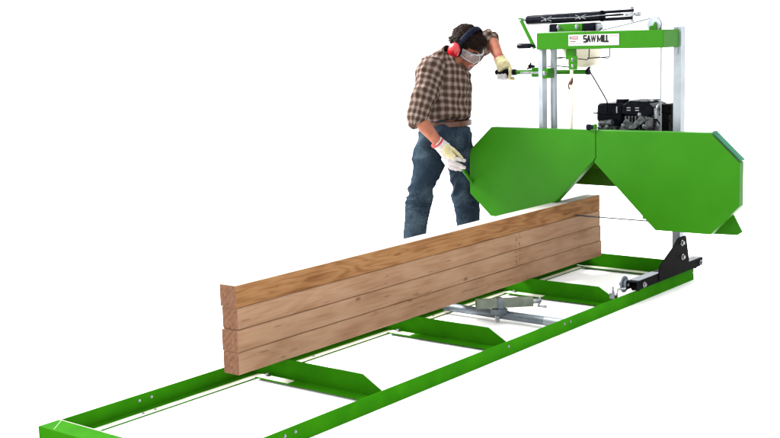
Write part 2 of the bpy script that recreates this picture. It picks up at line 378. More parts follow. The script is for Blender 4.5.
for i in range(26):
    u = 2.955 + random.choice((0, .035)) + random.uniform(-.008, .008); z = zt + 2 * H + random.uniform(.012, .088) - random.choice((0, H))
    if abs((z - zt) % H) < .012: continue
    MB().box((u, .5945, z), (u + random.uniform(.004, .010), .5965, z + .004)).build('ink_mark', INKM, T[2 if z > zt + 2 * H else 1], smooth=False)
# ------------------------------------------------------------------ saw head
HD = thing('bandsaw_carriage', (3.62, .415, .0), 'green bandsaw carriage with octagonal blade guards, petrol engine and SAW MILL sign', 'sawmill')
UG = 3.5
gl = [(1.113, .938), (1.281, .785), (1.281, .515), (1.126, .379), (.775, .379), (.403, .756), (.387, .777), (.387, .938)]
gr = [(.383, .938), (.383, .777), (.397, .752), (.006, .377), (-.326, .379), (-.489, .546), (-.489, .785), (-.321, .941)]
for gpoly, lab in ((gl, 'left octagonal green blade guard'), (gr, 'right octagonal green blade guard')):
    m = MB()
    n = len(gpoly); cx = sum(p[0] for p in gpoly) / n; cz = sum(p[1] for p in gpoly) / n
    m.prism([(UG, a, b) for a, b in gpoly], (.056, 0, 0))
    g = m.build('blade_guard', GREEN, HD, bevel=.003, label=lab)
    if gpoly is gr:
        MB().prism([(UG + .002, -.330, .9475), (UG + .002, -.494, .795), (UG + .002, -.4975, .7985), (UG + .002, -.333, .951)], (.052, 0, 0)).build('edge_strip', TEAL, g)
# knob at seam
MB().cyl((3.50, .425, .955), (3.50, .395, .955), .014, 14).cyl((3.50, .44, .955), (3.50, .42, .955), .017, 14).build('latch_knob', BLACK, HD)
MB().box((3.49, .385, .941), (3.52, .40, .972)).build('latch', GREEN, HD, bevel=.002)
# head frame behind guards
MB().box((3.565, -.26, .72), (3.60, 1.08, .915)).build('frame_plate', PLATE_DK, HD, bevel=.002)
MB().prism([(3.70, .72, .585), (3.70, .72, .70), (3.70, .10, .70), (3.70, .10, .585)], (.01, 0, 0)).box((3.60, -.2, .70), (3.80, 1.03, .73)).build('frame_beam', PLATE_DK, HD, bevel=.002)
MB().box((3.80, .02, .86), (4.16, .80, .872)).box((3.71, .02, .73), (3.80, .80, .86)).box((3.80, .02, .82), (3.83, .80, .86)).build('engine_plate', GREEN, HD, bevel=.002)
# blade wheels and blade
for vc in (-.19, 1.0):
    m = MB(); m.tube([(3.605, vc, .645), (3.655, vc, .645)], .236, 64); m.tube([(3.59, vc, .645), (3.68, vc, .645)], .05, 24); m.build('blade_wheel', ALU, HD, bevel=.004)
m = MB(); m.box((3.613, -.19, .4030), (3.645, 1.0, .4060)); m.box((3.613, -.19, .8844), (3.645, 1.0, .8855)); m.build('saw_blade', BLADE, HD, smooth=False)
# blade guide by the timber
MB().tube([(3.60, .67, .62), (3.60, .655, .585), (3.60, .665, .545), (3.60, .70, .52), (3.60, .72, .49)], .0065, 10).build('guide_rod', BLACK_MATT, HD)
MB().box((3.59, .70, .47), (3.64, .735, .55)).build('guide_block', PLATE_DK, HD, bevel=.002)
MB().box((3.60, .10, .42), (3.64, .135, .52)).build('guide_block', GREEN, HD, bevel=.002)
# chute
MB().prism([(3.62, -.36, .53), (3.62, -.407, .48), (3.62, -.459, .386), (3.62, -.431, .366), (3.62, -.287, .362), (3.62, -.22, .40)], (.012, 0, 0)).build('sawdust_chute', GREEN, HD, bevel=.001)
# truck that runs on a rail
def truck(y0, y1, s):
    z0, z1 = .092, .140
    m = MB(); m.prism([(3.175, y0, z0), (3.175, y0, z1), (3.175, y1, z1), (3.175, y1, z0), (3.175, y1 - s * .005, z0), (3.175, y1 - s * .005, z1 - .005), (3.175, y0 + s * .005, z1 - .005), (3.175, y0 + s * .005, z0)], (.855, 0, 0))
    t = m.build('truck_bar', [BLACK_MATT], HD, bevel=.0015)
    for a_, b_ in ((3.205, 3.47), (3.85, 4.025)): MB().box((a_, min(y0, y1) + .006, z1 + .0005), (b_, max(y0, y1) - .004, z1 + .003)).build('bar_top', STEEL, t)
    yy = y0 - s * .006
    MB().prism([(3.43, yy, .142), (3.445, yy, .187), (3.60, yy, .262), (3.668, yy, .305), (3.690, yy, .312), (3.775, yy, .312), (3.785, yy, .30), (3.825, yy, .16), (3.82, yy, .10), (3.44, yy, .10)], (0, s * .006, 0)).build('post_bracket', BLACK_MATT, t, bevel=.001)
    for (uu, zz) in ((3.725, .275), (3.735, .190)): bolt((uu, yy, zz), (0, -s, 0), .012, .014, CHROME, t)
    for uu in ((3.26, 4.0)):
        m = MB(); yc = (y0 + y1) / 2
        ym = (y0 + s * .048); a, b = ym - .012, ym + .014
        m.tube([(uu, a - .004, .1065), (uu, a, .1065)], .036, 36); m.tube([(uu, a, .1065), (uu, b, .1065)], .0335, 36); m.tube([(uu, b, .1065), (uu, b + .004, .1065)], .036, 36)
        m.tube([(uu, y0 - s * .004, .1115), (uu, y1 + s * .012, .1115)], .008, 12)
        m.build('roller', BLACK_MATT, t, bevel=.002)
        bolt((uu, y0, .1115), (0, -s, 0), .011, .012, CHROME, t)
    return t
truck(-.048, .018, 1)
m = MB(); m.tube([(3.19, .034, .118), (3.19, .042, .118)], .046, 40); m.tube([(3.19, .018, .118), (3.19, .034, .118)], .030, 40); m.tube([(3.19, .010, .118), (3.19, .066, .118)], .010, 12); m.tube([(3.19, .042, .118), (3.19, .052, .118)], .022, 24); m.build('guide_wheel', STEEL, HD, bevel=.003)
truck(W + .048, W - .018, -1)
# posts
def channel(u0, u1, v0, v1, z0, z1, mat):
    return MB().prism([(u0, v0, z0), (u1, v0, z0), (u1, v0 + .004, z0), (u0 + .004, v0 + .004, z0), (u0 + .004, v1 - .004, z0), (u1, v1 - .004, z0), (u1, v1, z0), (u0, v1, z0)], (0, 0, z1 - z0)).build('post', mat, HD, bevel=.001)
channel(3.79, 3.846, -.010, .038, .12, 1.519, ZINC)
MB().prism([(3.788, .005, 1.403), (3.788, .032, 1.403), (3.788, .032, 1.36), (3.788, .010, 1.36)], (-.006, 0, 0)).build('post_tab', ZINC, HD, bevel=.001)
channel(3.60, 3.652, .802, .830, .12, 1.404, ZINC)
m = MB(); m.tube([(3.725, .797, .20), (3.725, .797, 1.404)], .021, 28); m.build('post', ZINC, HD)
m = MB(); m.tube([(3.71, .845, .20), (3.71, .845, 1.404)], .008, 14); m.build('lift_rod', ZINC, HD)
# top beam
m = MB().box((3.58, 0.0, 1.405), (3.785, .828, 1.506)); tbm = m.build('top_beam', GREEN, HD, bevel=.003)
def lab_pt(v, z, d=.0): return V((3.58 - d, v, z))
# sign: x runs from v=.61 down to v=.275
MB().box((3.5785, .275, 1.4245), (3.5797, .607, 1.4895)).build('sign', WHITE_LABEL, tbm, smooth=False)
sg = bpy.data.objects[-1] if False else [o for o in COL.objects if o.name == 'sign'][0]
GL = {'S': (.028, [(0, 0, 1, 0), (1, 0, 1, .5), (0, .5, 1, .5), (0, .5, 0, 1), (0, 1, 1, 1)]), 'A': (.030, [(0, 0, .5, 1), (1, 0, .5, 1), (.2, .3, .8, .3)]),
      'W': (.048, [(0, 1, .25, 0), (.5, 1, .25, 0), (.5, 1, .75, 0), (1, 1, .75, 0)]), 'M': (.044, [(0, 0, 0, 1), (1, 0, 1, 1), (0, 1, .5, .15), (1, 1, .5, .15)]),
      'I': (.0, [(0, 0, 0, 1)]), 'L': (.018, [(0, 0, 0, 1), (0, 0, 1, 0)])}
pen = 0; m = MB(); hh = .035; k_ = 0
lay = []
for ch in 'SAW MILL':
    if ch == ' ': pen += .012; continue
    w_, st = GL[ch]
    for (xa, ya, xb, yb) in st: lay.append((pen + xa * w_, ya * hh, pen + xb * w_, yb * hh, .0030 if ch in 'WM' and xa != xb else .0047))
    pen += w_ + .0125
sc_ = (.507 - .347) / (pen - .0125)
for (xa, ya, xb, yb, t_) in lay:
    k_ += 1; A_ = V((0, -xa * sc_, ya)); B_ = V((0, -xb * sc_, yb)); dq = (B_ - A_).normalized(); pq = V((0, -dq.z, dq.y)) * t_
    A_ = A_ - dq * .003; B_ = B_ + dq * .003; o_3 = V((3.5781 - k_ * .00004, .504, 1.4465))
    m.prism([o_3 + A_ + pq, o_3 + B_ + pq, o_3 + B_ - pq, o_3 + A_ - pq], (.0004, 0, 0))
m.build('lettering', INK, sg, smooth=False)
m = MB(); m.box((3.5778, .542, 1.4625), (3.5786, .583, 1.4805)); m.build('logo', REDINK, sg, smooth=False)
m = MB(); m.tube([(3.5786, .593, 1.471), (3.5778, .593, 1.471)], .0085, 20); m.build('emblem', GREYINK, sg, smooth=False)
m = MB()
for i in range(7): m.box((3.5774, .5445 + i * .0054, 1.466), (3.5779, .5475 + i * .0054, 1.477))
m.build('logo_mark', WHITE_LABEL, sg, smooth=False)
m = MB()
for i in range(5): m.box((3.5778, .580 - i * .0058, 1.4475), (3.5786, .5842 - i * .0058, 1.4515))
m.box((3.5778, .563, 1.4475), (3.5786, .597, 1.4515)); m.build('small_print', REDINK, sg, smooth=False)
m = MB()
for i in range(16):
    if i in (5, 11): continue
    m.box((3.5778, .591 - i * .007, 1.4365), (3.5786, .5965 - i * .007, 1.4390))
m.build('small_print', GREYINK, sg, smooth=False)
m = MB()
for i in range(9):
    if i == 4: continue
    m.box((3.5778, .327 - i * .0055, 1.4765), (3.5786, .3312 - i * .0055, 1.4805))
m.build('small_print', PINKINK, sg, smooth=False)
# pulley and cable
m = MB(); m.tube([(3.66, .097, 1.535), (3.665, .097, 1.535)], .042, 40); m.tube([(3.665, .097, 1.535), (3.675, .097, 1.535)], .036, 40); m.tube([(3.675, .097, 1.535), (3.68, .097, 1.535)], .042, 40)
pu = m.build('pulley', ZINC, HD)
MB().prism([(3.652, .075, 1.507), (3.652, .125, 1.507), (3.652, .12, 1.528), (3.652, .10, 1.530), (3.652, .09, 1.550), (3.652, .08, 1.548)], (.006, 0, 0)).build('pulley_bracket', GREEN, pu, bevel=.001)
m = MB(); m.tube([(3.67, .43, 1.512), (3.67, .30, 1.536), (3.67, .118, 1.572), (3.67, .097, 1.5765), (3.67, .072, 1.570), (3.67, .058, 1.545), (3.67, .056, 1.50), (3.67, .056, .93)], .0038, 8); m.build('lift_cable', STEEL, HD)
# loading arm tubes on top
ax = 3.68
m = MB(); m.tube([(ax, .952, 1.583), (ax, .44, 1.594)], .0295, 8); at_ = m.build('winch_tube', BLACK, HD, bevel=.003)
MB().tube([(ax, .445, 1.594), (ax, .432, 1.594)], .033, 16).build('tube_collar', BLACK_MATT, at_)
m = MB(); m.tube([(ax, .44, 1.614), (ax, .235, 1.619)], .009, 12); m.tube([(ax, .44, 1.572), (ax, .24, 1.577)], .010, 12); m.tube([(ax, .44, 1.594), (ax, .30, 1.597)], .006, 10); m.build('winch_rod', BLACK, at_)
m = MB(); m.box((ax - .012, .21, 1.588), (ax + .012, .285, 1.606)); m.box((ax - .016, .195, 1.584), (ax + .016, .215, 1.61)); m.build('fork', CHROME, at_, bevel=.002)
m = MB(); m.tube([(ax, .245, 1.56), (ax, .245, 1.635)], .006, 10); m.tube([(ax, .245, 1.628), (ax, .245, 1.642)], .012, 8); m.tube([(ax, .245, 1.553), (ax, .245, 1.565)], .011, 8); m.build('fork_pin', CHROME, at_)
m = MB()
for vc in (.80, .565):
    z_ = 1.587 + (.8 - vc) * .02
    for a in range(4):
        s1 = 1 if a % 2 else -1; s2 = 1 if a < 2 else -1
        m.tube([(ax - .033, vc, z_), (ax - .033, vc + s1 * .02, z_ + s2 * .007), (ax - .031, vc + s1 * .036, z_ + s2 * .012)], .0020, 6)
    m.tube([(ax - .036, vc, z_ - .012), (ax - .036, vc, z_ + .003)], .006, 8)
m.tube([(ax - .032, .80, 1.588), (ax - .032, .565, 1.590), (ax - .032, .30, 1.604)], .0028, 6)
m.build('tie_wire', CHROME, at_)
MB().box((3.64, .55, 1.5075), (3.72, .72, 1.556)).build('winch_mount', GREEN, HD, bevel=.002)
for a_, b_ in ((.725, .775), (.47, .545)): MB().box((3.64, a_, 1.5075), (3.73, b_, 1.556)).build('winch_block', BLACK, HD, bevel=.004)
MB().box((3.65, .777, 1.508), (3.72, .790, 1.550)).build('spacer', ZINC, HD, bevel=.002)
MB().tube([(3.66, .462, 1.530), (3.70, .462, 1.530)], .020, 18).build('end_cap', ZINC, HD)
for vv in (.71, .585): bolt((3.64, vv, 1.535), (-1, 0, 0), .009, .01, CHROME, HD)
# crank
m = MB(); m.prism([(3.64, .998, 1.60), (3.64, .972, 1.598), (3.64, .868, 1.415), (3.64, .890, 1.408)], (.008, 0, 0)); cr = m.build('crank_arm', GREEN, HD, bevel=.001)
m = MB(); m.tube([(3.64, .985, 1.590), (3.68, .985, 1.588)], .011, 14); m.tube([(3.68, .99, 1.588), (3.68, .94, 1.586)], .011, 14); m.build('crank_shaft', ZINC, cr)
m = MB(); m.tube([(3.636, .875, 1.428), (3.636, .90, 1.428), (3.636, .91, 1.428), (3.636, .99, 1.428), (3.636, .999, 1.428)], [.007, .010, .0155, .0165, .011], 18); m.build('crank_grip', BLACK, cr)
# bracket, hose, jug in wire cage
m = MB().box((3.60, .583, 1.345), (3.632, .638, 1.404)).box((3.594, .560, 1.285), (3.60, .616, 1.365)); hb = m.build('hose_bracket', GREEN, HD, bevel=.001)
for zz in (1.342, 1.307): bolt((3.594, .588, zz), (-1, 0, 0), .007, .008, CHROME, hb)
m = MB(); m.tube([(3.61, .605, 1.29), (3.61, .603, 1.15), (3.612, .610, 1.03), (3.612, .612, .90)], .0095, 12); hs = m.build('water_hose', MILKY, HD)
m = MB(); m.tube([(3.602, .597, 1.235), (3.598, .600, 1.215), (3.602, .607, 1.195)], [.006, .011, .006], 10); m.tube([(3.60, .612, 1.215), (3.598, .620, 1.19), (3.60, .615, 1.165)], .005, 8); m.build('hose_clip', LEATHER, hs)
m = MB(); m.tube([(3.90, .70, 1.285), (3.90, .70, 1.305), (3.90, .70, 1.40), (3.90, .70, 1.50), (3.90, .70, 1.535)], [.07, .105, .125, .12, .05], 40, side=(0, 1, 0)); m.tube([(3.9, .62, 1.50), (3.9, .62, 1.56)], .03, 20)
m.build('water_jug', MILKY, HD, angle=60)
m = MB()
for (va, vb_, z1_, z2_) in ((.80, .59, 1.352, 1.332),):
    for uu in (3.77, 4.03): m.tube([(uu, .83, 1.40), (uu, .83, 1.356), (uu, .70, 1.348), (uu, .59, 1.336), (uu, .578, 1.345), (uu, .575, 1.41)], .003, 6)
    for vv in (.83, .70, .585): m.tube([(3.77, vv, 1.345), (4.03, vv, 1.345)], .003, 6)
    m.tube([(3.77, .70, 1.348), (3.77, .70, 1.41)], .003, 6)
m.build('wire_cage', BLACK_MATT, HD)
# push handle bar
hz = 1.262
m = MB(); m.tube([(3.79, 1.12, hz), (3.79, .60, hz)], .0145, 20); hbar = m.build('push_handle', GREEN, HD)
m = MB(); m.tube([(3.79, 1.262, hz), (3.79, 1.252, hz), (3.79, 1.12, hz), (3.79, 1.105, hz)], [.014, .0195, .0195, .017], 20); m.build('handle_grip', RUBBER, hbar)
MB().box((3.768, .928, hz - .029), (3.812, .983, hz + .029)).build('clamp_block', GREEN, hbar, bevel=.002)
MB().box((3.600, .762, hz - .030), (3.675, .800, hz + .030)).build('clamp_block', GREEN, hbar, bevel=.002)
MB().cyl((3.70, 1.02, hz), (3.70, .80, hz), .006, 10).build('clamp_rod', CHROME, hbar)
bolt((3.600, .785, hz), (-1, 0, 0), .009, .012, CHROME, hbar)
m = MB(); m.tube([(3.78, 1.02, hz + .02), (3.78, 1.0, hz + .035), (3.78, .95, hz + .018)], .006, 8); m.tube([(3.78, 1.0, hz + .02), (3.78, .995, hz + .06)], .006, 8); m.tube([(3.78, 1.01, hz + .04), (3.78, .97, hz + .036)], .009, 8); m.build('throttle_lever', BLACK, hbar)
m = MB(); m.tube([(3.79, .605, hz), (3.79, .585, hz)], .017, 14); m.tube([(3.785, .60, hz + .012), (3.785, .58, hz + .028)], .008, 8); m.build('bar_cap', BLACK, hbar)
m = MB(); m.tube([(3.76, .86, hz + .036), (3.76, .78, hz + .038), (3.76, .70, hz + .03), (3.70, .65, hz + .02)], .0035, 8); m.tube([(3.785, .58, hz), (3.79, .56, hz - .03), (3.80, .53, hz - .085), (3.81, .50, hz - .14), (3.815, .48, 1.085), (3.81, .475, 1.05), (3.82, .48, 1.02)], .0042, 8); m.build('throttle_cable', BLACK_MATT, HD)
# lever in the near hand
a, b = V((3.224, 1.224, 0.800)), V((3.535, 1.269, 0.559)); dd = (b - a).normalized()
m = MB(); m.tube([a, b], (.011), 14); lv = m.build('feed_lever', GREEN, HD)
m = MB(); m.tube([a - dd * .012, a + dd * .006], .014, 14, cap=True); m.build('lever_knob', BLACK, lv)

# ------------------------------------------------------------------ engine
EN = MB()
EN.box((3.86, .17, .873), (4.10, .46, .93)); EN.tube([(3.98, .44, .93), (3.98, .20, .93)], .075, 24)
for i in range(7): EN.box((3.80, .215 + i * .022, .90), (3.90, .222 + i * .022, 1.0))
EN.prism([(3.80, .40, .905), (3.80, .34, .90), (3.80, .30, .955), (3.80, .35, .985)], (.06, 0, 0))
EN.prism([(3.79, .33, .925), (3.79, .29, .92), (3.79, .21, .975), (3.79, .24, 1.005)], (.05, 0, 0))
EN.tube([(3.81, .53, .945), (3.81, .44, .955)], .022, 14); EN.box((3.80, .42, .90), (3.88, .52, .935))
EN = EN.build('engine', ALU, HD, bevel=.003)
m = MB()
tk = [(.565, 1.058), (.568, .968), (.55, .948), (.50, .945), (.455, .925), (.42, .930), (.395, .962), (.392, 1.062), (.41, 1.072), (.55, 1.070)]
m.prism([(3.84, a, b) for a, b in tk], (.22, 0, 0)); ft = m.build('fuel_tank', BLACK, EN, bevel=.012)
MB().box((3.835, .385, 1.006), (4.065, .573, 1.014)).build('tank_seam', BLACK_MATT, ft, bevel=.002)
MB().box((3.836, .424, 1.005), (3.841, .430, 1.052)).build('fuel_mark', WHITE_LABEL, ft)
MB().tube([(3.93, .435, 1.070), (3.93, .435, 1.092)], .040, 28).build('fuel_cap', BLACK, ft, bevel=.003)
m = MB()
sh = [(.385, 1.055), (.37, 1.072), (.33, 1.088), (.25, 1.084), (.20, 1.068), (.175, 1.045), (.18, 1.01), (.22, .993), (.36, 1.0), (.385, 1.01)]
m.prism([(3.82, a, b) for a, b in sh], (.22, 0, 0)); ac = m.build('air_cleaner', BLACK, EN, bevel=.010)
for a in (.338, .282):
    for z_ in (1.030, 1.045): MB().box((3.8165, a - .012, z_), (3.8205, a + .012, z_ + .005)).build('vent_mark', WHITE_LABEL, ac)
bolt((3.82, .268, 1.008), (-1, 0, 0), .008, .008, CHROME, ac)
m = MB()
for i in range(8): m.box((3.83 + i * .024, .225, 1.083), (3.842 + i * .024, .345, 1.0905))
m.build('cooling_fins', ALU, ac)
m = MB(); m.tube([(3.85, .175, 1.03), (3.85, .155, 1.065), (3.86, .145, 1.075)], .012, 10); m.tube([(3.84, .168, .985), (3.84, .172, 1.045)], .015, 12); m.box((3.85, .20, 1.085), (3.87, .225, 1.097)); m.build('carburettor', CHROME, EN)
m = MB().box((3.86, .085, 1.012), (4.0, .150, 1.068)).box((3.86, .100, .873), (3.93, .145, 1.012)); m.build('muffler', BLACK_MATT, EN, bevel=.006)
m = MB(); m.tube([(3.84, .25, .985), (3.835, .22, 1.0), (3.835, .17, .99), (3.835, .14, .95)], .005, 8); m.tube([(3.86, .125, 1.01), (3.85, .09, .98), (3.84, .06, .93), (3.84, .055, .88)], .0045, 8); m.tube([(3.832, .375, .99), (3.835, .39, .95), (3.84, .35, .915), (3.84, .30, .95), (3.84, .26, .985)], .005, 8)
m.tube([(3.834, .585, 1.012), (3.832, .45, 1.005), (3.83, .36, 1.016)], .004, 8); m.build('fuel_line', RUBBER, EN)
MB().tube([(3.83, .30, .955), (3.83, .245, .985)], .012, 12).tube([(3.82, .335, .905), (3.82, .325, .965)], .012, 10).build('spark_plug_cap', BLACK, EN)
for (a, z_) in ((.47, .93), (.36, .94), (.22, .94), (.52, .925)): bolt((3.79, a, z_), (-1, 0, 0), .009, .01, CHROME, EN)

# ------------------------------------------------------------------ person
PS = thing('person', (3.37, 1.50, 0), 'person in brown plaid shirt, jeans and red ear muffs bending beside the saw', 'person')
RTv = V((.6203, -.7843, 0)); TW = V((-.782, -.623, 0)); UPv = V((0, 0, 1))
def D(a, b, z): return RTv * a + TW * b + UPv * z
Fh = D(.62, .45, -.64).normalized(); Sh = D(-.65, .73, -.13); Sh = (Sh - Fh * Sh.dot(Fh)).normalized(); Uh = Fh.cross(Sh)
if Uh.z < 0: Uh = -Uh
HC = V((3.542, 1.315, 1.431))
MH = Matrix((( *(Sh.x, Fh.x, Uh.x), HC.x), (*(Sh.y, Fh.y, Uh.y), HC.y), (*(Sh.z, Fh.z, Uh.z), HC.z), (0, 0, 0, 1)))
def hp(s, f, u): return MH @ V((s, f, u))
SB = D(-.68, .73, 0).normalized()    # body: towards its right side
# joints
J = dict(hip_r=V((3.292, 1.395, 0.887)), knee_r=V((3.169, 1.406, 0.575)), ank_r=V((3.144, 1.463, 0.154)), hip_l=V((3.505, 1.380, 0.856)), knee_l=V((3.576, 1.375, 0.542)), ank_l=V((3.566, 1.347, 0.115)),
         waist=V((3.402, 1.380, 0.990)), chest=V((3.420, 1.404, 1.176)), upper=V((3.447, 1.404, 1.312)), neck=V((3.482, 1.374, 1.366)),
         sh_r=V((3.273, 1.392, 1.300)), el_r=V((3.099, 1.378, 1.019)), wr_r=V((3.133, 1.249, 0.868)), sh_l=V((3.657, 1.428, 1.354)), el_l=V((3.942, 1.409, 1.480)), wr_l=V((3.804, 1.243, 1.353)))
# body: one continuous skin
m = MB()
hm = MB()
hm.ell((0, -.012, .035), (.073, .093, .086)); hm.ell((0, .035, -.02), (.058, .056, .085)); hm.ell((0, .045, -.078), (.045, .040, .030)); hm.ell((0, .070, -.098), (.022, .018, .018)); hm.ell((0, .012, -.060), (.056, .058, .042))
hm.tube([(0, .086, .016), (0, .100, -.012), (0, .108, -.032), (0, .096, -.042)], [.008, .0105, .0145, .010], 12, cap=True)
for s in (-1, 1):
    hm.ell((s * .012, .096, -.036), (.009, .010, .008)); hm.ell((s * .030, .080, .020), (.022, .010, .008)); hm.ell((s * .040, .062, -.022), (.022, .020, .018))
    hm.ell((s * .076, -.012, -.006), (.010, .020, .032))
hm.ell((0, .088, -.060), (.022, .010, .006)); hm.ell((0, .086, -.071), (.019, .010, .007))
hm.xform(MH); m.v += hm.v; m.f += hm.f; m.mi += hm.mi
m.v = hm.v[:]; m.f = hm.f[:]; m.mi = hm.mi[:]
head_only = m
bd = MB(); bd.add(m.v, m.f)
bd.tube([hp(0, -.025, -.03), hp(0, -.045, -.085), J['neck'] + V((0, 0, 0)), J['upper']], [.052, .053, .056, .058], 18, cap=True)
bd.tube([V((3.439, 1.407, 1.281)), J['chest'], J['waist'], (J['hip_r'] + J['hip_l']) / 2], [(.105, .060), (.135, .095), (.105, .085), (.125, .09)], 24, side=SB, cap=True)
bd.tube([J['upper'] , J['sh_r'], J['sh_r'].lerp(J['el_r'], .5), J['el_r'], J['el_r'].lerp(J['wr_r'], .3), J['wr_r'], J['wr_r'].lerp(V((3.176, 1.215, 0.817)), .25)], [.045, .055, .048, .041, .043, .029, .024], 18, cap=True)
bd.tube([J['upper'], J['sh_l'], J['sh_l'].lerp(J['el_l'], .5), J['el_l'], J['el_l'].lerp(J['wr_l'], .3), J['wr_l'], V((3.801, 1.235, 1.341))], [.045, .055, .050, .042, .046, .030, .024], 18, cap=True)
for s in 'rl':
    h, k_, a = J['hip_' + s], J['knee_' + s], J['ank_' + s]
    bd.tube([h, h.lerp(k_, .5), k_, k_.lerp(a, .35), a, a + V((0, 0, -.02))], [.080, .066, .052, .052, .038, .036], 18, cap=True)
BODY = place(organic(bd, .0055, 5), 'body', SKIN, PS)
# eyes and lips under the goggles
for s in (-1, 1):
    ey = MB().ell(hp(s * .030, .076, .004), (.012, .012, .012)).build('eye', EYEW, PS)
    MB().ell(hp(s * .030, .0855, .001), (.0055, .0055, .0055), seg=10).build('iris', EYED, ey)
m = MB(); m.tube([hp(-.024, .090, -.064), hp(0, .100, -.0615), hp(.024, .090, -.064)], [.003, .0055, .003], 10, cap=True); m.tube([hp(-.021, .088, -.069), hp(0, .098, -.072), hp(.021, .088, -.069)], [.003, .006, .003], 10, cap=True)
m.build('lips', LIP, PS)
m = MB()
for s in (-1, 1): m.tube([hp(s * .010, .096, .024), hp(s * .030, .092, .030), hp(s * .050, .075, .026)], [.003, .0045, .002], 8, cap=True)
m.build('eyebrows', HAIR, PS)
# hair: cap plus tufts
hr_ = MB(); hr_.ell((0, -.020, .048), (.080, .097, .084)); hr_.ell((0, .045, .090), (.060, .046, .032)); hr_.ell((0, -.07, .0), (.066, .045, .055)); hr_.ell((0, .066, .078), (.050, .026, .024))
hr_.xform(MH)
hme = organic(hr_, .006, 4, disp=lambda c, n: .007 * noise.noise(c * 28) + .004 * noise.noise(c * 75))
hb_ = MB(); hb_.add([v.co.copy() for v in hme.vertices], [tuple(p.vertices) for p in hme.polygons])
cand = [(v.co.copy(), v.normal.copy()) for v in hme.vertices]
Minv = MH.inverted(); random.shuffle(cand); cnt = 0
for c, n in cand:
    l = Minv @ c
    if l.z < -.02 or (l.z < .05 and l.y > .02): continue
    fl_ = (Fh * (.7 if l.y > -.03 else -.5) - Uh * .35 + V((random.uniform(-.28, .28), random.uniform(-.28, .28), random.uniform(-.2, .2)))).normalized()
    fl_ = (fl_ - n * fl_.dot(n) * .7).normalized(); L = random.uniform(.014, .032)
    hb_.tube([c - n * .002, c + n * .004 + fl_ * L * .4, c + n * random.uniform(-.002, .003) + fl_ * L], [(.0042, .0014), (.0036, .0012), (.0008, .0005)], 5)
    cnt += 1
    if cnt > 1500: break
hb_.build('hair', HAIR, PS, angle=0)
# ear muffs
m = MB()
arc = []
for i in range(25):
    t = math.radians(-84 + 168 * i / 24); arc.append(hp(.104 * math.sin(t), .000, -.002 + .150 * math.cos(t)))
m.tube(arc, [(.018, .0065)] * 25, 14, side=Fh); eb = m.build('ear_muffs', NAVY, PS)
for s in (-1, 1):
    M3 = MH.to_3x3()
    m = MB(); m.ell(hp(s * .112, -.006, -.010), (.030, .041, .053), M3, 28); m.build('ear_cup', REDCUP, eb)
    m = MB(); m.tube([hp(s * .078, -.006, -.010), hp(s * .100, -.006, -.010)], [(.052, .041), (.054, .042)], 28, side=Uh); m.build('ear_cushion', RUBBER, eb)
    m = MB(); m.tube([hp(s * .107, .030, .030), hp(s * .098, .012, .065)], .004, 8); m.tube([hp(s * .107, -.030, .030), hp(s * .098, -.012, .065)], .004, 8); m.build('wire_yoke', BLACK_MATT, eb)
# goggles
def gog(t, u, e=0): return hp((.086 + e) * math.sin(t), -.004 + (.121 + e) * math.cos(t), u)
m = MB(); vs = []; n_ = 28
for i in range(n_ + 1):
    t = math.radians(-74 + 148 * i / n_); w_ = 1 - .35 * abs(i / n_ - .5) * 2
    nose = .014 * math.exp(-((i / n_ - .5) / .07) ** 2)
    for e in (0, .0025): vs += [gog(t, .004 + .030 * w_, e), gog(t, .004 - (.040 - nose) * w_, e)]
fs = []
for i in range(n_):
    a, b = i * 4, i * 4 + 4; fs += [(a, b, b + 1, a + 1), (a + 2, a + 3, b + 3, b + 2), (a, a + 2, b + 2, b), (a + 1, b + 1, b + 3, a + 3)]
fs += [(0, 1, 3, 2), (n_ * 4, n_ * 4 + 2, n_ * 4 + 3, n_ * 4 + 1)]
m.add(vs, fs); gg = m.build('goggles', LENS, PS)
m = MB()
for q in (0, 1): m.tube([vs[i * 4 + q] for i in range(n_ + 1)], [(.0035, .0045)] * (n_ + 1), 8)
for e in (0, n_): m.tube([vs[e * 4], vs[e * 4 + 1]], .004, 8)
FRM = simple('goggle_frame', (.22, .23, .25), (.12, .13, .15), 30, .3)
m.build('goggle_frame', FRM, gg)
for s in (-1, 1): MB().tube([gog(math.radians(74 * s), .004), hp(s * .084, .0, .010)], [(.006, .0025)] * 2, 8).build('goggle_arm', FRM, gg)

# shirt
def attr(me, bones):
    a = me.attributes.new('cloth', 'FLOAT_VECTOR', 'POINT')
    for i, v in enumerate(me.vertices):
        best = None
        for (p, q, r, sref) in bones:
            d_ = q - p; t = max(0, min(1, (v.co - p).dot(d_) / d_.length_squared)); dist = (v.co - (p + d_ * t)).length - r
            if best is None or dist < best[0]: best = (dist, p, d_, sref, r)
        _, p, d_, sref, r = best; dn = d_.normalized(); sx = (sref - dn * sref.dot(dn)).normalized(); sy = dn.cross(sx)
        w = v.co - p; ang = math.atan2(w.dot(sy), w.dot(sx))
        wob = V((noise.noise(v.co * 9), noise.noise(v.co * 9 + V((9, 0, 0))), 0)) * .010
        a.data[i].vector = V((w.dot(dn), ang * r * 1.15, 0)) + wob
def folds(amp, f1, f2, dirv):
    dirv = dirv.normalized()
    def g(c, n):
        al = c.dot(dirv); q = V((c.x * f1, c.y * f1, c.z * f1)) + dirv * al * (f2 - f1)
        x = noise.noise(q); y = noise.noise(q * 2.3 + V((5, 5, 5)))
        return amp * (1 - abs(x) * 2.4) * .8 + amp * .5 * y
    return g
m = MB()
